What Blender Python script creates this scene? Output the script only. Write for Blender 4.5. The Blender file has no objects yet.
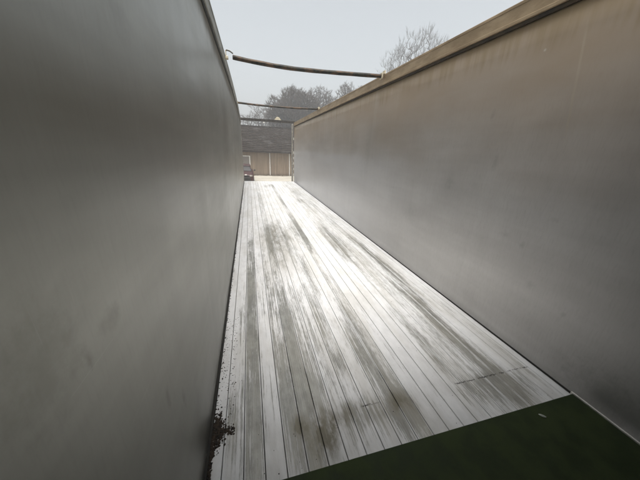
import bpy, bmesh, math, random
from mathutils import Matrix, Vector, noise
S = bpy.context.scene
COL = S.collection
PI = math.pi

# ---------------------------------------------------------------- camera
LENS, YAW, PITCH, ROLL = 14.08, 0.2752, 0.3454, -0.0415
cam = bpy.data.cameras.new('camera'); camo = bpy.data.objects.new('camera', cam); COL.objects.link(camo)
cam.lens = LENS; cam.sensor_width = 36; cam.sensor_fit = 'HORIZONTAL'
cam.clip_start = 0.03; cam.clip_end = 1500
_f = Vector((math.sin(YAW)*math.cos(PITCH), math.cos(YAW)*math.cos(PITCH), -math.sin(PITCH)))
_r = Vector((math.cos(YAW), -math.sin(YAW), 0)); _d = -_r.cross(_f)
_r2 = math.cos(ROLL)*_r + math.sin(ROLL)*_d; _d2 = -math.sin(ROLL)*_r + math.cos(ROLL)*_d
m = Matrix.Identity(4)
for i in range(3):
    m[i][0] = _r2[i]; m[i][1] = -_d2[i]; m[i][2] = -_f[i]
m.translation = (0.3081, 0, 1.5943)
camo.matrix_world = m
S.camera = camo

# ---------------------------------------------------------------- sky, sun, exposure
SUN_EL, SUN_AZ = 72, 190        # azimuth measured from +Y (the open rear) clockwise: soft light from over the front wall
w = bpy.data.worlds.new('World'); S.world = w; w.use_nodes = True
nt = w.node_tree; nt.nodes.clear()
sky = nt.nodes.new('ShaderNodeTexSky'); sky.sky_type = 'NISHITA'; sky.sun_disc = False
sky.sun_elevation = math.radians(SUN_EL); sky.sun_rotation = math.radians(SUN_AZ)
sky.air_density = 1.0; sky.dust_density = 6.0; sky.ozone_density = 1.0
hs = nt.nodes.new('ShaderNodeHueSaturation'); hs.inputs['Saturation'].default_value = 0.24; hs.inputs['Hue'].default_value = 0.47
bg = nt.nodes.new('ShaderNodeBackground'); bg.inputs['Strength'].default_value = 0.135
wo = nt.nodes.new('ShaderNodeOutputWorld')
nt.links.new(sky.outputs[0], hs.inputs['Color']); nt.links.new(hs.outputs[0], bg.inputs['Color']); nt.links.new(bg.outputs[0], wo.inputs['Surface'])
sl = bpy.data.lights.new('sun', 'SUN'); so = bpy.data.objects.new('sun', sl); COL.objects.link(so)
sl.energy = 1.4; sl.angle = math.radians(35); sl.color = (1, 0.97, 0.93)
az = math.radians(SUN_AZ); el = math.radians(SUN_EL)
sd = Vector((math.sin(az)*math.cos(el), math.cos(az)*math.cos(el), math.sin(el)))
so.rotation_euler = (-sd).to_track_quat('-Z', 'Y').to_euler(); so.location = (0, -5, 20)
S.view_settings.view_transform = 'Standard'; S.view_settings.look = 'None'
S.view_settings.exposure = 0.87; S.view_settings.gamma = 1; S.view_settings.use_curve_mapping = False

# ---------------------------------------------------------------- helpers
def link(name, verts, faces, mat=None, parent=None, smooth=False):
    me = bpy.data.meshes.new(name); me.from_pydata(verts, [], faces); me.update()
    o = bpy.data.objects.new(name, me); COL.objects.link(o)
    if mat: me.materials.append(mat)
    if smooth:
        me.polygons.foreach_set('use_smooth', [True]*len(me.polygons))
    if parent: o.parent = parent
    return o
def tag(o, label=None, cat=None, group=None, kind=None):
    for k, v in (('label', label), ('category', cat), ('group', group), ('kind', kind)):
        if v: o[k] = v
    return o
def empty(name, loc=(0, 0, 0), rz=0):
    o = bpy.data.objects.new(name, None); COL.objects.link(o); o.location = loc; o.rotation_euler = (0, 0, rz); return o
class MB:
    def __init__(s): s.v = []; s.f = []
    def box(s, x0, x1, y0, y1, z0, z1, c=0.0):
        """box, all edges chamfered by c"""
        bm = bmesh.new(); r = bmesh.ops.create_cube(bm, size=1)
        for v in bm.verts:
            v.co = Vector(((x0+x1)/2+v.co.x*(x1-x0), (y0+y1)/2+v.co.y*(y1-y0), (z0+z1)/2+v.co.z*(z1-z0)))
        if c > 0: bmesh.ops.bevel(bm, geom=bm.edges[:], offset=c, segments=1, affect='EDGES')
        s.add_bm(bm); return s
    def add_bm(s, bm):
        bm.verts.index_update(); n = len(s.v)
        s.v += [tuple(v.co) for v in bm.verts]; s.f += [tuple(n+v.index for v in f.verts) for f in bm.faces]; bm.free()
    def tube(s, pts, rads, n=8, flat=1.0, caps=True):
        base = len(s.v); k = len(pts)
        for i, p in enumerate(pts):
            p = Vector(p); a = Vector(pts[max(i-1, 0)]); b = Vector(pts[min(i+1, k-1)])
            t = (b-a).normalized(); u = t.cross(Vector((0, 0, 1)))
            if u.length < 1e-3: u = Vector((1, 0, 0))
            u.normalize(); q = u.cross(t)
            r = rads[i] if isinstance(rads, (list, tuple)) else rads
            for j in range(n):
                an = 2*PI*j/n; s.v.append(tuple(p+u*math.cos(an)*r+q*math.sin(an)*r*flat))
        for i in range(k-1):
            for j in range(n):
                s.f.append((base+i*n+j, base+i*n+(j+1) % n, base+(i+1)*n+(j+1) % n, base+(i+1)*n+j))
        if caps:
            s.f.append(tuple(base+j for j in range(n))[::-1]); s.f.append(tuple(base+(k-1)*n+j for j in range(n)))
        return s
    def build(s, name, mat, parent=None, smooth=False): return link(name, s.v, s.f, mat, parent, smooth)

# node helper -------------------------------------------------------
class G:
    def __init__(s, name):
        s.m = bpy.data.materials.new(name); s.m.use_nodes = True; s.t = s.m.node_tree
        s.b = s.t.nodes['Principled BSDF']; s.pos = s.n('ShaderNodeNewGeometry').outputs['Position']
        sp = s.n('ShaderNodeSeparateXYZ'); s.t.links.new(s.pos, sp.inputs[0]); s.x, s.y, s.z = sp.outputs
    def n(s, k): return s.t.nodes.new(k)
    def set(s, sock, v):
        if isinstance(v, (int, float)): sock.default_value = v
        elif isinstance(v, (tuple, list)): sock.default_value = (*v, 1) if len(v) == 3 and sock.type == 'RGBA' else v
        else: s.t.links.new(v, sock)
    def math(s, op, a, b=0.0, c=None):
        n = s.n('ShaderNodeMath'); n.operation = op; s.set(n.inputs[0], a); s.set(n.inputs[1], b)
        if c is not None: s.set(n.inputs[2], c)
        return n.outputs[0]
    def add(s, a, b): return s.math('ADD', a, b)
    def sub(s, a, b): return s.math('SUBTRACT', a, b)
    def mul(s, a, b): return s.math('MULTIPLY', a, b)
    def mx(s, a, b): return s.math('MAXIMUM', a, b)
    def vec(s, sx, sy, sz, off=(0, 0, 0)):
        n = s.n('ShaderNodeMapping'); s.t.links.new(s.pos, n.inputs['Vector']); n.inputs['Scale'].default_value = (sx, sy, sz); n.inputs['Location'].default_value = off
        return n.outputs[0]
    def noise(s, sc, detail=4, rough=0.55, off=(0, 0, 0), dist=0.0):
        n = s.n('ShaderNodeTexNoise'); s.t.links.new(s.vec(*sc, off=off), n.inputs['Vector']); n.inputs['Scale'].default_value = 1
        n.inputs['Detail'].default_value = detail; n.inputs['Roughness'].default_value = rough; n.inputs['Distortion'].default_value = dist
        return n.outputs['Fac']
    def ramp(s, v, a, b, lo=0.0, hi=1.0):
        n = s.n('ShaderNodeMapRange'); n.interpolation_type = 'SMOOTHSTEP'; s.set(n.inputs['Value'], v)
        for k, q in zip(('From Min', 'From Max', 'To Min', 'To Max'), (a, b, lo, hi)): n.inputs[k].default_value = q
        return n.outputs[0]
    def mix(s, f, a, b):
        n = s.n('ShaderNodeMix'); n.data_type = 'RGBA'; s.set(n.inputs[0], f); s.set(n.inputs[6], a); s.set(n.inputs[7], b); return n.outputs[2]
    def blob(s, a, b, ca, cb, ra, rb, w=None):
        """soft elliptical stain mask around (ca, cb) in the plane of coordinates a, b"""
        da = s.mul(s.sub(a, ca), 1/ra); db = s.mul(s.sub(b, cb), 1/rb)
        d = s.math('SQRT', s.add(s.mul(da, da), s.mul(db, db)))
        if w is not None: d = s.add(d, w)
        return s.ramp(d, 1.3, 0.0)
    def out(s, color=None, rough=None, metal=None, bump=None, dist=0.002, strength=1.0):
        if color is not None: s.set(s.b.inputs['Base Color'], color)
        if rough is not None: s.set(s.b.inputs['Roughness'], rough)
        if metal is not None: s.set(s.b.inputs['Metallic'], metal)
        if bump is not None:
            n = s.n('ShaderNodeBump'); s.set(n.inputs['Height'], bump); n.inputs['Distance'].default_value = dist; n.inputs['Strength'].default_value = strength
            s.t.links.new(n.outputs[0], s.b.inputs['Normal'])
        return s.m
def simple(name, a, b, rough=0.6, metal=0.0, sc=8, bump=0.0):
    g = G(name); f = g.noise((sc, sc, sc), 5)
    return g.out(g.mix(g.ramp(f, .35, .65), a, b), g.ramp(f, .3, .7, rough-.07, rough+.07), metal, f if bump else None, bump or .001)

# ---------------------------------------------------------------- dimensions
W, L, H, Y0 = 2.48, 13.13, 2.77, -1.0      # load space; the ground lies GZ below its floor
GZ = -1.2

# ---------------------------------------------------------------- materials
def wall_mat(name, left):
    g = G(name)
    big = g.noise((1, .55, .9), 3, off=(3, 1, 0)); mid = g.noise((1, .9, 2.4), 5, off=(0, 4, 2))
    streak = g.noise((1, 14, .9), 5, .6); fine = g.noise((60, 90, 14), 3, .6)
    smear = g.noise((1, .8, 9), 4, off=(7, 2, 5))
    t = g.add(g.add(g.mul(big, .4), g.mul(mid, .3)), g.add(g.mul(streak, .12), g.mul(smear, .18)))
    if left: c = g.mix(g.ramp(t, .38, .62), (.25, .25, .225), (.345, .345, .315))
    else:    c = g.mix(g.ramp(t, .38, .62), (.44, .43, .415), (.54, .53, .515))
    c = g.mix(g.ramp(fine, .45, .75, 0, .12), c, (.20, .195, .175))
    sc1 = g.ramp(g.noise((1, 3.0, 160), 3, .6, off=(1, 1, 1)), .67, .72); sc2 = g.ramp(g.noise((1, 120, 4), 3, .6, off=(4, 0, 1)), .68, .73)
    c = g.mix(g.mul(g.mul(g.mx(sc1, sc2), g.ramp(mid, .5, .65)), .12), c, (.55, .55, .53))
    wob = g.mul(g.sub(g.noise((22, 22, 22), 5, .65), .5), 2.2)
    if left:
        # film of road dirt below the rail
        dirt = g.ramp(g.add(g.z, g.mul(g.sub(streak, .5), .9)), 2.35, 2.75)
        c = g.mix(g.mul(dirt, .55), c, (.13, .125, .095))
        spots = [(.369, 1.279, .055, .06, .45), (.549, 1.236, .028, .016, .45), (.458, 1.211, .010, .014, .7), (.72, .784, .01, .03, .5),
                 (1.0, .35, .05, .12, .35), (.85, .62, .012, .03, .6), (.9, 1.9, .05, .03, .3), (2.2, 1.2, .18, .10, .25), (3.9, 2.0, .3, .12, .25)]
    else:
        dirt = g.ramp(g.add(g.z, g.mul(g.sub(g.noise((1, .7, 1.6), 4), .5), .8)), 1.0, 2.7)
        c = g.mix(g.mul(dirt, .95), c, (.31, .225, .14))
        cool = g.mul(g.ramp(g.add(g.z, g.mul(smear, .3)), 1.75, 1.55), g.ramp(g.y, 2.0, 6.0)); c = g.mix(g.mul(cool, .35), c, (.60, .61, .64))
        drip = g.ramp(g.add(g.z, g.mul(g.sub(streak, .5), .5)), 2.35, 2.6)
        c = g.mix(g.mul(drip, .7), c, (.23, .165, .08))
        spots = [(1.451, .91, .018, .022, .55), (1.285, 1.172, .02, .014, .35), (.66, .10, .16, .16, .55), (1.62, .95, .03, .02, .35), (1.30, .62, .02, .02, .4),
                 (1.9, 1.55, .02, .06, .4), (2.4, 1.3, .05, .05, .3), (3.0, .8, .12, .08, .25), (1.02, .52, .012, .012, .4), (2.05, 1.95, .015, .03, .4), (4.6, 1.6, .12, .25, .25)]
    for cy, cz, ry, rz, k in spots:
        c = g.mix(g.mul(g.blob(g.y, g.z, cy, cz, ry*1.7, rz*1.7, wob), k*(.7 if left else .45)), c, (.12, .115, .095))
    if not left:   # a bright scuff with its drip, and the long scratch
        c = g.mix(g.mul(g.blob(g.y, g.z, 1.735, 2.36, .011, .011), .45), c, (.62, .58, .5))
        d = g.math('ABSOLUTE', g.sub(g.y, g.add(1.16, g.mul(g.z, .14))))
        sc = g.mul(g.ramp(d, .012, .002), g.mul(g.ramp(g.z, 1.7, 1.85), g.ramp(g.z, 2.5, 2.3)))
        c = g.mix(g.mul(sc, .3), c, (.46, .39, .29))
    rg = g.ramp(g.add(g.mul(streak, .25), g.mul(mid, .75)), .35, .65, .34, .44)
    wave = g.add(g.mul(g.noise((1, .8, 1.1), 2), .55), g.add(g.mul(g.noise((1, 5, 1.6), 3, off=(2, 2, 2)), .06), g.mul(fine, .004)))
    refl_streak = g.noise((1, 4.5, .35), 5, .65, off=(0, 7, 0))
    c = g.mix(g.mul(g.ramp(refl_streak, .52, .64), g.ramp(g.y, 2.5, 6.0, 0, .16 if left else .08)), c, (.66, .66, .63)); rg = g.add(rg, g.mul(g.sub(refl_streak, .5), -.12 if left else -.06))  # pale vertical reflections painted into the wall colour, stronger towards the rear
    return g.out(c, rg, .85 if left else .50, wave, .022, 1.0)
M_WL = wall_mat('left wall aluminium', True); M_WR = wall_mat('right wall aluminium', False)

pitch = (W-.072-.084)/21
def floor_mat():
    g = G('worn floor slats')
    oi = g.n('ShaderNodeObjectInfo').outputs['Random']
    streak = g.noise((95, 1.3, 1), 6, .65); str2 = g.noise((150, 5, 1), 5, .7, off=(3, 9, 0))
    patch = g.noise((2.6, .75, 1), 5, .6, off=(1.3, 2.2, 0)); spk = g.noise((95, 55, 1), 5, .7); cl = g.noise((14, 6, 1), 6, .65)
    wx = g.mul(g.sub(g.noise((9, 2.2, 1), 5, .6, off=(5, 5, 5)), .5), 1.5)
    def B(cx, cy, rx, ry, k): return g.mul(g.blob(g.x, g.y, cx, cy, rx, ry, wx), k)
    bl = B(.72, 4.6, .30, 1.3, .34)
    for a in ((.33, 3.0, .22, 1.9, .30), (.62, 1.9, .38, 1.0, .30), (.45, 1.2, .42, .55, .30), (.2, 1.7, .12, 1.6, .2), (1.15, 1.5, .10, .8, .30), (1.38, 1.7, .07, 1.0, .28),
              (1.35, 5.2, .35, 1.6, .26), (1.75, 4.2, .16, 1.3, .25), (2.06, 1.7, .09, 1.1, .24), (2.2, 3.4, .07, 1.6, .26), (1.72, 1.6, .06, .8, .22), (1.15, 1.0, .5, .16, .26),
              (2.0, .98, .5, .14, .16), (1.5, 8.0, .5, 1.0, .2), (.6, 8.5, .3, 1.5, .16), (1.1, 11.5, .9, .7, .22), (1.0, 3.1, .06, .9, .22), (2.36, 1.6, .05, .9, .16)):
        bl = g.add(bl, B(*a))
    bl = g.mul(bl, g.ramp(g.add(g.mul(streak, .6), g.mul(oi, .22)), .28, .56, .25, .82))
    bl = g.mul(bl, g.ramp(g.y, 2.5, 8.5, 1.0, .5))
    mott = g.noise((75, 12, 1), 9, .8, off=(4, 2, 0)); slow = g.noise((26, .45, 1), 3, .5, off=(6, 1, 3))
    t = g.add(g.add(g.mul(streak, .36), g.mul(str2, .18)), g.add(g.mul(patch, .22), g.add(g.mul(mott, .40), g.mul(slow, .14))))
    u = g.math('FRACT', g.mul(g.sub(g.x, .084), 1/pitch)); ed = g.math('ABSOLUTE', g.sub(u, .5))
    t = g.add(g.add(t, g.mul(g.sub(oi, .5), .17)), bl)
    t = g.sub(t, g.mul(g.ramp(ed, .40, .46), g.ramp(g.noise((3, 1.3, 1), 4, off=(8, 8, 8)), .35, .6, .08, .40)))
    wear = g.ramp(t, .68, .82)
    white = g.mix(g.ramp(cl, .3, .7), (.64, .64, .63), (.74, .74, .73))
    grey = g.mix(g.ramp(g.add(g.mul(streak, .5), g.mul(cl, .5)), .35, .65), (.21, .207, .185), (.40, .395, .36))
    c = g.mix(wear, white, grey)
    ol = g.add(g.add(B(.72, 4.5, .30, 1.5, .8), B(.62, .95, .17, .20, 1.3)), g.add(B(.85, 1.03, .55, .11, .8), B(1.2, 1.0, .16, .14, .6)))
    ol = g.mul(ol, g.ramp(cl, .35, .65, .25, 1))
    c = g.mix(g.mul(g.ramp(g.noise((5, 1.0, 1), 5, .6, off=(3, 3, 1)), .42, .62), .30), c, (.40, .375, .31))
    c = g.mix(ol, c, (.17, .155, .115))
    # scratches and grime flecks
    fl = g.mul(g.ramp(spk, .66, .74), g.ramp(g.add(patch, bl), .42, .7))
    c = g.mix(g.mul(fl, .8), c, (.07, .065, .055))
    ws = g.mul(g.ramp(str2, .60, .72), g.ramp(g.noise((7, 1.6, 1), 3, off=(9, 1, 1)), .45, .6))
    c = g.mix(g.mul(ws, .65), c, (.8, .8, .78))
    # a broken line of dirt across the slats
    ln = g.ramp(g.math('ABSOLUTE', g.sub(g.y, g.add(1.064, g.mul(g.sub(mott, .5), .05)))), .007, .002)
    bnd = g.mx(g.mul(g.ramp(g.x, 1.68, 1.72), g.ramp(g.x, 2.42, 2.38)), g.mul(g.ramp(g.x, .93, .96), g.ramp(g.x, 1.09, 1.06)))
    c = g.mix(g.mul(g.mul(ln, bnd), g.ramp(g.noise((13, 30, 1), 5, .7), .42, .55)), c, (.05, .045, .04))
    rg = g.ramp(wear, 0, 1, .66, .45); mt = g.ramp(wear, 0, 1, .06, .45)
    return g.out(c, rg, mt, g.add(g.mul(wear, -.5), g.mul(spk, .5)), .0012)
M_FLOOR = floor_mat()
M_SEAL_SHADOW = simple('black rubber seal and rail shadow', (.012, .011, .009), (.03, .028, .022), .8)
M_UNDER = simple('grimy underfloor', (.02, .02, .018), (.045, .04, .03), .9)

def rail_mat(name, a, b, dirt):
    g = G(name); s = g.noise((6, 5, 16), 6, .6); q = g.noise((3, 1.2, 3), 5)
    c = g.mix(g.ramp(s, .35, .65), a, b); c = g.mix(g.ramp(q, .45, .7, 0, .7), c, dirt)
    return g.out(c, .55, .35, s, .002)
M_RR = rail_mat('brown stained rail', (.25, .18, .10), (.35, .26, .155), (.16, .105, .05))
M_RL = rail_mat('grey dirty rail', (.17, .165, .14), (.28, .27, .235), (.10, .09, .065))
M_BOW = (lambda g: g.out(g.mix(g.ramp(g.noise((7, 20, 20), 4, .6), .46, .60), g.mix(g.ramp(g.noise((30, 30, 30), 4), .4, .6), (.010, .010, .008), (.035, .034, .022)), (.10, .058, .03)), .6, .2, g.noise((40, 40, 40), 3), .002))(G('rusty bow tube'))
M_CLIP = simple('dirty brass clip', (.42, .36, .24), (.62, .56, .42), .5, .4, 40)
M_IRON = simple('dark iron', (.05, .045, .035), (.10, .09, .07), .55, .5, 30)
M_FRAME = simple('weathered rear frame', (.20, .19, .165), (.33, .31, .27), .55, .3, 12)
M_FRAMED = simple('dirty top bar', (.022, .019, .015), (.06, .052, .042), .6, .3, 14)
M_PALE = simple('pale metal', (.62, .60, .54), (.75, .73, .67), .45, .3, 30)
def green_mat():
    g = G('dark green painted plate')
    n1 = g.noise((7, 7, 7), 6, .6); n2 = g.noise((120, 40, 40), 4, .7)
    c = g.mix(g.ramp(n1, .35, .65), (.018, .029, .007), (.034, .048, .015))
    c = g.mix(g.ramp(n2, .66, .76, 0, .45), c, (.06, .062, .045))
    g.b.inputs['Specular IOR Level'].default_value = .25
    return g.out(c, g.ramp(n1, .3, .7, .6, .8), 0, n1, .002)
M_GREEN = green_mat()
M_DIRT = simple('dark crumbled dirt', (.010, .008, .006), (.05, .036, .024), .95, 0, 60, .003)

# ---------------------------------------------------------------- trailer
trailer = tag(empty('trailer', (0, 0, 0)), 'long open-top aluminium walking-floor trailer with dull grey side walls, seen from inside', 'trailer')

def bow_in(y, z, left):
    zz = max(0, min(1, z/H))**1.4
    if left: return .055*math.sin(PI*max(0, min(1, (y-.6)/12.2)))*zz
    return 0.012*math.sin(PI*max(0, min(1, (y-2)/11)))*zz
def side_wall(left, mat):
    sgn = 1 if left else -1; xb = 0 if left else W
    ny, nz = 90, 14; v = []; f = []; ztop = H-.155
    for side in (0, 1):
        for i in range(ny+1):
            y = Y0+(L-Y0)*i/ny
            for j in range(nz+1):
                z = -.06+(ztop+.06)*j/nz
                dz = .006*(noise.noise(Vector((y*.7, z*.8, 3 if left else 8))))*(math.sin(PI*j/nz))
                v.append((xb+sgn*(bow_in(y, z, left)+dz)-sgn*side*.045, y, z))
    n = (ny+1)*(nz+1); idx = lambda s, i, j: s*n+i*(nz+1)+j
    for i in range(ny):
        for j in range(nz):
            a = (idx(0, i, j), idx(0, i+1, j), idx(0, i+1, j+1), idx(0, i, j+1)); b = (idx(1, i, j), idx(1, i, j+1), idx(1, i+1, j+1), idx(1, i+1, j))
            f.append(a if not left else a[::-1]); f.append(b if not left else b[::-1])
        for j in (0, nz): f.append((idx(0, i, j), idx(0, i+1, j), idx(1, i+1, j), idx(1, i, j)))
    for j in range(nz):
        for i in (0, ny): f.append((idx(0, i, j), idx(0, i, j+1), idx(1, i, j+1), idx(1, i, j)))
    o = link('side_wall', v, f, mat, trailer, True)
    return o
def top_rail(left, mat, parent, prof=None, name='top_rail'):
    """hollow top rail: flat face, dark undercut lip below it and a small rounded rim on top"""
    sgn = 1 if left else -1; xb = 0 if left else W
    prof = prof or [(-.045, H-.152), (.018, H-.152), (.023, H-.147), (.023, H-.128), (.018, H-.122), (.016, H-.03), (.020, H-.024), (.020, H-.006), (.014, H), (-.052, H), (-.056, H-.01), (-.056, H-.12), (-.045, H-.13)]
    ny = 60; v = []; f = []; k = len(prof)
    for i in range(ny+1):
        y = Y0+(L-Y0)*i/ny
        for (dx, z) in prof: v.append((xb+sgn*(bow_in(y, z, left)+dx), y, z))
    for i in range(ny):
        for j in range(k):
            a = (i*k+j, (i+1)*k+j, (i+1)*k+(j+1) % k, i*k+(j+1) % k); f.append(a if left else a[::-1])
    f.append(tuple(range(k))); f.append(tuple(ny*k+j for j in range(k)))
    return link(name, v, f, mat, parent)
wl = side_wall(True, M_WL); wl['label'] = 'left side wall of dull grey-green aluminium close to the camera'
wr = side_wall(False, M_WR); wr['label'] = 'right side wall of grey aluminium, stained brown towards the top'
top_rail(True, M_RL, wl)['label'] = 'narrow grey rail along the left wall top'
top_rail(False, M_RR, wr)['label'] = 'wide brown-stained rail along the right wall top'
shadow_prof = [(.0005, H-.180), (.008, H-.180), (.011, H-.176), (.011, H-.1535), (.0005, H-.1535)]
M_RAIL_SHADOW = simple('brown rail shadow', (.022, .015, .007), (.055, .037, .018), .9, 0, 9)
top_rail(True, M_SEAL_SHADOW, wl, shadow_prof, 'rail_shadow_strip'); top_rail(False, M_RAIL_SHADOW, wr, shadow_prof, 'rail_shadow_strip')  # dark strips under both rails stand in for the rail's shadow line
MB().box(.0005, .014, Y0, L-.01, .001, .011).build('floor_seal', M_SEAL_SHADOW, wl)
MB().box(W-.009, W-.0005, Y0, L-.01, .001, .011).build('floor_seal', M_SEAL_SHADOW, wr)

fl = MB().box(-.04, W+.04, Y0, L-.005, -.16, -.042).build('floor', M_UNDER, trailer)
def slat(x0, x1, proto=None):
    g = .0021; c = .0034
    prof = [(x0+g, -.035), (x0+g, -c), (x0+g+c*.6, 0), (x1-g-c*.6, 0), (x1-g, -c), (x1-g, -.035)]
    v = []; f = []; n = 60; k = 6
    for i in range(n+1):
        y = Y0+(L+.01-Y0)*i/n+(random.uniform(-.008, .01) if i == n else 0)
        for (x, z) in prof: v.append((x, y, z+.0006*noise.noise(Vector((x*3, y*1.4, 0)))))
    for i in range(n):
        for j in range(k-1): f.append((i*k+j, i*k+j+1, (i+1)*k+j+1, (i+1)*k+j))
    f.append(tuple(n*k+j for j in range(k)))
    return link('floor_slat', v, f, M_FLOOR, fl)
random.seed(4)
xs = [.084+.11*i for i in range(22)]; xs[-1] = W-.086
slat(.014, .084)
pitch = (W-.072-.084)/21
for i in range(21): slat(.084+pitch*i, .084+pitch*(i+1))
slat(W-.072, W-.009)

# front wall behind the camera, added shading cover over it and the green cover plate on the floor
MB().box(-.045, W+.045, Y0-.05, Y0-.002, -.1, H+.02, .006).build('front_wall', M_UNDER, trailer)
gp = MB().box(.016, W-.024, Y0, .787, .002, .022, .003).build('front_cover_plate', M_GREEN, trailer)
MB().box(W-.0225, W-.0105, Y0, .80, .003, .030, .002).build('edge_trim', M_PALE, gp)

# unseen folded sheet added over the front end to darken the near area
M_SHADE_TARP = simple('grey-green shade cloth', (.03, .036, .026), (.05, .055, .04), .7, 0, 5, .004)
cv = []; cf = []; nx, ny = 20, 96; YC = .7
for j in range(ny+1):
    y = Y0-.04+(YC-Y0)*j/ny; fold = .11*abs(math.sin(j*PI/6))**.7
    for i in range(nx+1):
        x = -.05+(W+.10)*i/nx; cv.append((x, y, H+.03+.05*math.sin(PI*i/nx)+fold*(.6+.4*math.sin(PI*i/nx))+.02*noise.noise(Vector((x*2, y*3, 1)))))
for j in range(ny):
    for i in range(nx): a = j*(nx+1)+i; cf.append((a, a+1, a+nx+2, a+nx+1))
link('added_shade_cover', cv, cf, M_SHADE_TARP, trailer, True)

# bows across the open top
def bow(pts, r, flat=.8):
    k = len(pts); mb = MB(); P = []
    for i in range(k-1):
        for s in range(6):
            t = s/6; P.append(Vector(pts[i]).lerp(Vector(pts[i+1]), t))
    P.append(Vector(pts[-1]))
    Q = [P[0]]+[(P[i-1]+P[i]*2+P[i+1])/4 for i in range(1, len(P)-1)]+[P[-1]]
    mb.tube(Q, [r*(1+.03*math.sin(i*.9)) for i in range(len(Q))], 10, flat)
    return mb.build('roof_bow', M_BOW, trailer, True)
def bracket(parent, x, y, z, sgn, big=1.0):
    s = big; mb = MB()
    mb.box(min(x, x+sgn*.045*s), max(x, x+sgn*.045*s), y-.03*s, y+.03*s, z-.045*s, z-.010*s, .004)
    mb.box(min(x+sgn*.012*s, x+sgn*.022*s), max(x+sgn*.012*s, x+sgn*.022*s), y-.028*s, y+.028*s, z-.010*s, z+.055*s, .003)
    mb.build('bow_bracket', M_CLIP, parent)
    h = MB(); h.tube([(x+sgn*.017*s, y, z+.05*s), (x+sgn*.03*s, y, z+.062*s), (x+sgn*.07*s, y, z+.055*s), (x+sgn*.11*s, y, z+.03*s)], .009*s, 6)
    h.build('hook', M_IRON, parent)
b1 = bow([(.16, 4.30, 2.752), (.40, 4.29, 2.728), (.70, 4.28, 2.708), (1.0, 4.28, 2.700), (1.35, 4.28, 2.706), (1.7, 4.27, 2.715), (2.1, 4.26, 2.728), (W-.055, 4.26, 2.742)], .035)
b1['label'] = 'nearest sagging dark bow with rusty brown patches'
xl = .055
bracket(b1, xl, 4.30, 2.765, 1, 1.0)
MB().box(W-.075, W-.050, 4.22, 4.30, 2.700, 2.785, .005).build('clamp', M_CLIP, b1)
MB().box(W-.032, W-.006, 4.225, 4.295, 2.7705, 2.82, .005).build('clamp', M_CLIP, b1)
b2 = bow([(.07, 8.6, 2.80), (.6, 8.58, 2.775), (1.25, 8.55, 2.765), (1.9, 8.50, 2.770), (W-.01, 8.45, 2.79)], .034)
b2['label'] = 'second dark bow farther down the trailer'
MB().box(.03, .075, 8.56, 8.64, 2.774, 2.84, .005).build('clamp', M_CLIP, b2)
MB().box(W-.03, W+.02, 8.41, 8.49, 2.774, 2.84, .005).build('clamp', M_CLIP, b2)

# rear frame
rf = MB().box(-.03, W+.03, L+.003, L+.10, H-.035, H+.075, .006).build('rear_frame', M_FRAMED, trailer)
MB().box(W-.115, W-.040, L+.005, L+.09, -.10, H-.052, .006).build('corner_post', M_FRAME, rf)
MB().box(-.055, .012, L+.005, L+.09, -.10, H-.052, .006).build('corner_post', M_FRAME, rf)
MB().box(.013, W-.116, L+.03, L+.10, -.16, -.008, .004).build('door_sill', M_FRAME, rf)
for z in (.35, .62, .9, 1.15, 1.42, 2.05):
    hb = MB(); hb.box(W-.038, W-.006, L+.003, L+.05, z-.045, z+.045, .005); hb.tube([(W-.022, L+.0, z-.06), (W-.022, L+.0, z+.06)], .011, 8)
    hb.build('hinge', M_PALE, rf)
cp = MB(); cp.v = [(1.52, L+.02, H+.056), (1.88, L+.02, H+.056), (1.88, L+.09, H+.056), (1.52, L+.09, H+.056), (1.66, L+.03, H+.21), (1.76, L+.03, H+.20), (1.76, L+.08, H+.20), (1.66, L+.08, H+.21)]
cp.f = [(0, 1, 5, 4), (1, 2, 6, 5), (2, 3, 7, 6), (3, 0, 4, 7), (4, 5, 6, 7), (3, 2, 1, 0)]
c_ = cp.build('cover_catch', M_CLIP, rf); c_['label'] = 'small pale peaked catch on the rear top bar'
MB().box(1.02, 1.09, L-.025, L+.002, H-.10, H-.05, .004).build('latch', M_PALE, rf)

# dirt heap in the left corner, crumbs and a paint chip
def crumb(mb, x, y, z, r, rng):
    bm = bmesh.new(); bmesh.ops.create_icosphere(bm, subdivisions=1, radius=r)
    o = Vector((rng.random()*50, rng.random()*50, 0)); sx, sy, sz = rng.uniform(.6, 1.5), rng.uniform(.6, 1.5), rng.uniform(.3, .7)
    for v in bm.verts:
        k = 1+.5*noise.noise(v.co*(1.6/r)+o); v.co = Vector((v.co.x*sx*k+x, v.co.y*sy*k+y, max(.0005, v.co.z*sz*k+z)))
    mb.add_bm(bm)
rng = random.Random(11); mb = MB()
for i in range(1300):
    a = rng.random()
    if a < .50: x, y, r = .02+abs(rng.gauss(0, .028)), 1.115+rng.gauss(0, .045), rng.uniform(.001, .006)**1*rng.choice((1, 1, 1, 1.9))
    elif a < .62: x, y, r = .05+rng.random()*.09, 1.10+rng.gauss(0, .012)+rng.random()*.02, rng.uniform(.002, .006)
    elif a < .85: y = .8+rng.random()**1.3*.35; x, r = .016+abs(rng.gauss(0, .008)), rng.uniform(.003, .007)
    else: y = 1.2+rng.random()*1.0; x, r = .03+rng.random()*.10, rng.uniform(.0015, .004)
    crumb(mb, x, y, r*.3, r, rng)
for i in range(330):
    y = 1.2+rng.random()**1.2*9; x = .018+abs(rng.gauss(0, .006)); crumb(mb, x, y, .011*(x < .014), rng.uniform(.002, .006)*(1+y*.08), rng)
for i in range(150):
    x, y = rng.uniform(.03, 2.4), .82+rng.random()**2*4; crumb(mb, x, y, .0005, rng.uniform(.001, .003), rng)
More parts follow.
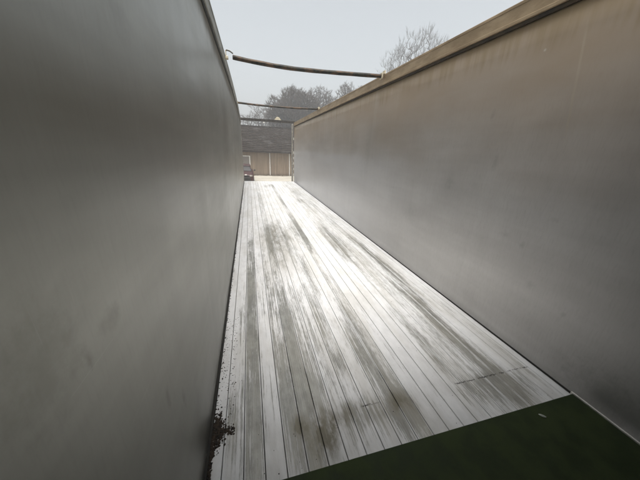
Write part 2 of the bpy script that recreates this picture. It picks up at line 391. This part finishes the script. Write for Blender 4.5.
tag(mb.build('dirt', M_DIRT), 'black-brown crumbled dirt lying along the foot of the left wall', 'dirt', kind='stuff')
bm = bmesh.new(); bmesh.ops.create_icosphere(bm, subdivisions=2, radius=1)
for v in bm.verts: v.co = Vector((v.co.x*  .021*(1+.2*v.co.y), v.co.y*.009, v.co.z*.004))
bmesh.ops.rotate(bm, verts=bm.verts, matrix=Matrix.Rotation(-.75, 3, 'Z'))
mb = MB(); mb.add_bm(bm); pc = mb.build('paint_chip', simple('chip', (.30, .32, .27), (.40, .42, .36), .6)); pc.location = (2.06, .715, .0265)
tag(pc, 'small pale flake lying on the dark green front plate', 'flake')

# ---------------------------------------------------------------- yard, shed, car, trees
def ground_mat():
    g = G('pale yard ground'); a = g.noise((.5, .5, 1), 6, .6); b = g.noise((9, 9, 1), 5, .65)
    c = g.mix(g.ramp(a, .35, .65), (.36, .33, .27), (.48, .45, .38)); c = g.mix(g.ramp(b, .5, .75, 0, .5), c, (.22, .2, .15))
    far = g.ramp(g.y, 34, 40); c = g.mix(far, c, g.mix(g.ramp(b, .3, .7), (.06, .07, .03), (.12, .11, .06)))
    return g.out(c, .85, 0, b, .02)
gs = 260
tag(link('ground', [(-gs, -gs, GZ), (gs, -gs, GZ), (gs, gs, GZ), (-gs, gs, GZ)], [(0, 1, 2, 3)], ground_mat()), kind='structure')

def board_mat():
    g = G('weathered vertical boards'); bx = g.math('FLOOR', g.mul(g.x, 1/.16)); wn = g.n('ShaderNodeTexWhiteNoise'); wn.noise_dimensions = '1D'; g.set(wn.inputs['W'], bx)
    s = g.noise((18, 1, .7), 5, .6); c = g.mix(g.ramp(s, .35, .65), (.20, .145, .095), (.30, .235, .165)); c = g.mix(g.mul(wn.outputs[0], .5), c, (.14, .105, .078))
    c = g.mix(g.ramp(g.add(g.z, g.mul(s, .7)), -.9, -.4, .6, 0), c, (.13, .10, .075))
    return g.out(c, .8, 0, s, .004)
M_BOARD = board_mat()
def roofm():
    g = G('old dark roof tiles'); a = g.noise((1.2, 1.2, 1.2), 6, .65); b = g.noise((7, 3, 12), 4)
    c = g.mix(g.ramp(b, .35, .65), (.018, .014, .011), (.040, .031, .024)); c = g.mix(g.ramp(a, .52, .68, 0, .45), c, (.11, .105, .10))
    g.b.inputs['Specular IOR Level'].default_value = .1
    return g.out(c, .9, 0, b, .004)
M_WHITEP = simple('white paint', (.62, .61, .57), (.74, .73, .69), .5)
shed = tag(empty('shed', (2.2, 28, GZ)), 'low barn of tan vertical boards with a big dark tiled roof behind the trailer', 'barn')
mb = MB(); x = -8.0; rng = random.Random(3)
while x < 12:
    wd = .155; mb.box(x, x+wd-.006, -.012+rng.uniform(0, .012), .03, 0, 2.46, .003); x += .16
mb.box(-8, 12, .031, .12, 0, 2.46); mb.box(-8.0, -7.9, .12, 7, 0, 2.46); mb.box(11.9, 12, .12, 7, 0, 2.46); mb.box(-7.9, 11.9, 6.9, 7, 0, 2.46)
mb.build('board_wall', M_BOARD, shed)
mb = MB(); n = 15; e0 = Vector((0, -.55, 2.43)); e1 = Vector((0, 3.5, 4.98)); v = []; f = []
for sidey in (1, -1):
    for i in range(n):
        a = e0.lerp(e1, i/n); b = e0.lerp(e1, (i+1)/n)
        ya, yb = (a.y, b.y) if sidey > 0 else (7-a.y, 7-b.y)
        k = len(mb.v); nx = 64
        for j in range(nx+1):
            xx = -8.4+20.8*j/nx; s_ = .012*noise.noise(Vector((xx*1.5, i*3.1, sidey)))
            mb.v += [(xx, ya, a.z+.055+s_), (xx, yb, b.z+s_), (xx, ya, a.z+s_-.02)]
        for j in range(nx):
            q = k+3*j; mb.f += [(q, q+3, q+4, q+1), (q+2, q+5, q+3, q)]
rfm = mb
rfm.box(-8.45, 12.45, 3.38, 3.62, 4.94, 5.06, .03); rfm.box(-8.42, 12.42, -.56, -.50, 2.30, 2.425, .01)
rfm.build('tiled_roof', roofm(), shed)
for gx in (-8, 11.95):
    gb = MB(); gb.v += [(gx, 0, 2.461), (gx, 7, 2.461), (gx, 3.5, 4.90), (gx+.05, 0, 2.461), (gx+.05, 7, 2.461), (gx+.05, 3.5, 4.90)]
    k = 0; gb.f += [(k, k+1, k+2), (k+5, k+4, k+3), (k, k+2, k+5, k+3), (k+1, k+4, k+5, k+2)]
    gb.build('gable_end', M_BOARD, shed)
for px in (.18, 2.24): MB().box(px-.035, px+.035, -.075, -.014, 0, 2.28, .006).build('white_post', M_WHITEP, shed)
wx0, wx1, wz0, wz1 = -2.75, -1.80, 1.03, 1.95
wf = MB()
for a in ((wx0, wx1, wz0, wz0+.09), (wx0, wx1, wz1-.07, wz1), (wx0, wx0+.08, wz0+.092, wz1-.072), (wx1-.10, wx1, wz0+.092, wz1-.072)): wf.box(a[0], a[1], -.07, -.014, a[2], a[3], .004)
wfo = wf.build('window', M_WHITEP, shed)
gg = G('window glass'); M_GLASS = gg.out((.16, .14, .12), .5, 0)
MB().box(wx0+.082, wx1-.102, -.035, -.0145, wz0+.092, wz1-.072).build('pane', M_GLASS, wfo)
lv = MB(); rng = random.Random(8)
for i in range(700):
    x, y = rng.uniform(-7, 11), -.12-abs(rng.gauss(0, .22)); s = rng.uniform(.03, .09); a = rng.random()*6.28; z = rng.random()*.1
    k = len(lv.v); dx, dy = math.cos(a)*s, math.sin(a)*s
    lv.v += [(x+2.2-dx, 28+y-dy, GZ+.01+z*.3), (x+2.2+dy*.5, 28+y-dx*.5, GZ+.03+z), (x+2.2+dx, 28+y+dy, GZ+.02+z), (x+2.2-dy*.5, 28+y+dx*.5, GZ+.05+z)]; lv.f.append((k, k+1, k+2, k+3))
tag(lv.build('dead_leaves', simple('dead leaves', (.06, .04, .02), (.12, .08, .04), .8, 0, 3)), 'strip of dark dead leaves along the foot of the barn wall', 'leaves', kind='stuff')

# car, nose towards the trailer, mostly hidden by the left wall
car = tag(empty('car', (-.26, 20.2, GZ)), 'dark red car with black grille parked behind the open rear, partly behind the left wall', 'car')
M_RED = (lambda g: g.out((.042, .013, .010), .5, .0))(G('dark red paint'))
M_BLK = simple('black plastic', (.012, .011, .010), (.025, .023, .02), .6)
M_TYRE = simple('tyre rubber', (.015, .015, .015), (.03, .03, .03), .85)
def loft(st, name, mat, parent):
    """st: (y, halfwidth, z0, z1, corner exponent)"""
    v = []; f = []; k = 20
    for (y, hw, z0, z1, e) in st:
        for j in range(k):
            a = 2*PI*j/k; c, s = math.cos(a), math.sin(a)
            v.append((hw*math.copysign(abs(c)**e, c), y, (z0+z1)/2+(z1-z0)/2*math.copysign(abs(s)**e, s)))
    for i in range(len(st)-1):
        for j in range(k): f.append((i*k+j, i*k+(j+1) % k, (i+1)*k+(j+1) % k, (i+1)*k+j))
    f.append(tuple(range(k))[::-1]); f.append(tuple((len(st)-1)*k+j for j in range(k)))
    return link(name, v, f, mat, parent, True)
loft([(0, .62, .30, .68, .4), (.06, .76, .24, .78, .4), (.2, .82, .2, .86, .38), (.7, .85, .2, .96, .36), (1.15, .86, .2, 1.02, .36), (2.5, .87, .2, 1.04, .36), (3.6, .85, .22, 1.02, .38), (3.95, .78, .28, .92, .42), (4.05, .66, .36, .84, .45)], 'body', M_RED, car)
loft([(.98, .70, .96, 1.02, .5), (1.55, .64, .98, 1.36, .42), (1.75, .63, .98, 1.40, .42), (3.0, .63, .98, 1.42, .42), (3.75, .66, .96, 1.08, .5)], 'window_band', (lambda g: g.out((.03, .028, .026), .6, .0))(G('car glass')), car)
loft([(1.5, .58, 1.335, 1.375, .5), (1.8, .60, 1.38, 1.425, .5), (2.9, .60, 1.39, 1.44, .5), (3.25, .56, 1.30, 1.36, .5)], 'roof', M_RED, car)
for sx in (-1, 1):
    MB().tube([(sx*.66, 1.05, .99), (sx*.60, 1.56, 1.37)], .025, 6).build('pillar', M_RED, car)
    h_ = MB(); h_.box(min(sx*.52, sx*.74), max(sx*.52, sx*.74), -.012+.03, .12, .66, .78, .02); h_.build('headlight', M_FRAME, car)
    MB().box(min(sx*.86, sx*1.0), max(sx*.86, sx*1.0), 1.15, 1.27, 1.0, 1.12, .03).build('mirror', M_BLK, car)
    for wy in (.75, 3.25):
        wv = MB(); xo = sx*.76
        wv.tube([(xo-.095, wy, .31), (xo-.075, wy, .31), (xo+.075, wy, .31), (xo+.095, wy, .31)], [.27, .31, .31, .27], 28)
        wh = wv.build('wheel', M_TYRE, car); MB().tube([(xo+sx*.094, wy, .31), (xo+sx*.105, wy, .31)], [.2, .15], 20).build('rim', M_PALE, wh)
gr = MB()
gr.box(-.60, .60, -.035, .08, .30, .62, .03); gr.build('bumper', M_BLK, car)
gr = MB()
for i in range(4): gr.box(-.48, .48, -.018, .06, .635+i*.032, .655+i*.032, .004)
gr.build('grille', M_BLK, car)
MB().box(.17, .33, .0, .05, .765, .83, .012).build('badge', M_PALE, car)

def bark(name, a, b): return simple(name, a, b, .9, 0, 4)
M_BK1 = bark('grey bark', (.06, .05, .042), (.10, .085, .07)); M_BK2 = bark('brown bark', (.055, .042, .032), (.09, .07, .052))
def tree(x, y, h, cr, cz, seed, n, mat, label, tw=.012, up=.4, fork=.25):
    """bare tree: nodes scattered through an uneven crown are joined to the nearest node below, then every end carries a spray of twigs.
    cr = crown radius, cz = height of the lowest crown branches"""
    rng = random.Random(seed); root = tag(empty('bare_tree', (x, y, GZ)), label, 'tree', 'bare trees in the haze')
    P = []; par = []; p = Vector((0, 0, 0)); k = 8
    for i in range(k+1):
        P.append(Vector((rng.gauss(0, .03)*i*.4, rng.gauss(0, .03)*i*.4, i/k*h*.62))); par.append(i-1)
    D = [Vector((0, 0, 1))]*len(P)
    off = Vector((seed*3.1, seed*1.7, 0)); pts = []; mid = (h+cz)/2; hz = (h-cz)/2
    while len(pts) < n:
        q = Vector((rng.uniform(-1, 1), rng.uniform(-1, 1), rng.uniform(-1, 1))); l = q.length
        if l > 1 or l < 1e-3: continue
        lim = .78+.34*noise.noise(q.normalized()*2.2+off)+.10*noise.noise(q.normalized()*7+off)
        if l > lim+.12 or rng.random() > .3+.7*l: continue
        pts.append(Vector((q.x*cr, q.y*cr, mid+q.z*hz)))
    pts.sort(key=lambda q: (q-Vector((0, 0, cz))).length)
    for q in pts:
        best = None; bd = 1e9
        for i, a in enumerate(P):
            if i < 2: continue
            dx = q.x-a.x; dy = q.y-a.y; dz = q.z-a.z; d = dx*dx+dy*dy+dz*dz*(1 if dz > 0 else 4)
            if d > bd: continue
            pd = D[i]; d *= 1+1.6*(1-(dx*pd.x+dy*pd.y+dz*pd.z)/(math.sqrt(dx*dx+dy*dy+dz*dz)+1e-6))
            if d < bd: bd = d; best = i
        D.append((q-P[best]).normalized().lerp(D[best], .35).normalized()); P.append(q); par.append(best)
    kids = [0]*len(P); load = [1.0]*len(P)
    for i in range(len(P)-1, 0, -1):
        if par[i] >= 0: load[par[i]] += load[i]; kids[par[i]] += 1
    R = lambda i: tw*.9*(load[i]**.47)
    tr = MB(); cm = MB()
    def seg(mb, a, b, ra, rb, nn):
        base = len(mb.v); t = (b-a).normalized(); u = t.orthogonal().normalized(); q = t.cross(u)
        for p, r in ((a, ra), (b, rb)):
            for j in range(nn):
                an = 2*PI*j/nn; mb.v.append(tuple(p+u*math.cos(an)*r+q*math.sin(an)*r))
        for j in range(nn): mb.f.append((base+j, base+(j+1) % nn, base+nn+(j+1) % nn, base+nn+j))
    for i in range(1, len(P)):
        a, b = P[par[i]], P[i]; big = load[i] > 12; rb = R(i); ra = min(R(par[i]), rb*1.35)
        if (b-a).length < 1e-4: continue
        m = (a+b)/2+Vector((rng.gauss(0, 1), rng.gauss(0, 1), rng.gauss(0, .6)))*(b-a).length*.07
        mb = tr if (big or i <= k) else cm
        seg(mb, a, m, ra, (ra+rb)/2, 6 if big else 3); seg(mb, m, b, (ra+rb)/2, rb, 6 if big else 3)
        if not big:
            d0 = (b-a).normalized()
            for s_ in range(7 if kids[i] == 0 else 3):
                st = m.lerp(b, rng.random()) if s_ > 1 else b
                d = (d0*.6+Vector((b.x, b.y, 0))/cr*.5+Vector((rng.gauss(0, fork*2.2), rng.gauss(0, fork*2.2), rng.gauss(up, .35)))).normalized(); l = rng.uniform(.35, 1.0)*cr*.17
                e = st+d*l*.55; e2 = e+(d+Vector((rng.gauss(0, .25), rng.gauss(0, .25), rng.gauss(.15, .2)))).normalized()*l*.5
                seg(cm, st, e, tw*.75, tw*.55, 3); seg(cm, e, e2, tw*.55, tw*.25, 3)
                e3 = e+(d+Vector((rng.gauss(0, .6), rng.gauss(0, .6), rng.gauss(.1, .4)))).normalized()*l*.35; seg(cm, e, e3, tw*.5, tw*.25, 3)
    tr.build('trunk', mat, root); cm.build('crown', mat, root)
    return root
tree(8.2, 48, 12.6, 4.9, 3.0, 1, 3800, M_BK2, 'broad round-crowned bare tree in the haze above the barn roof', tw=.028)
tree(13.9, 52, 14.1, 3.6, 3.5, 2, 2200, M_BK2, 'ragged bare tree in the haze just right of the round-crowned one', tw=.022, up=.6)
tree(19.3, 50, 14.6, 4.2, 3.5, 3, 2000, M_BK2, 'bare tree in the haze lowest above the right wall rail', tw=.022, up=.6)
tree(3.4, 66, 12.0, 5.5, 2.5, 5, 600, M_BK1, 'faint low bare tree farthest back in the haze, left of the others', tw=.032)
tree(25.9, 40, 20.0, 6.0, 7.0, 7, 1500, M_BK1, 'tall bare tree whose fine upright twigs show above the right wall, nearest the camera', tw=.011, up=1.3, fork=.16)

# ---------------------------------------------------------------- haze
hb = MB().box(-280, 280, -280, 280, GZ-1, 24).build('haze', None)
hm = bpy.data.materials.new('haze air'); hm.use_nodes = True; t = hm.node_tree; t.nodes.clear()
pv = t.nodes.new('ShaderNodeVolumePrincipled'); pv.inputs['Color'].default_value = (.92, .95, .955, 1); pv.inputs['Density'].default_value = .0055; pv.inputs['Anisotropy'].default_value = 0.0
mo = t.nodes.new('ShaderNodeOutputMaterial'); t.links.new(pv.outputs[0], mo.inputs['Volume'])
hb.data.materials.append(hm); tag(hb, kind='stuff')
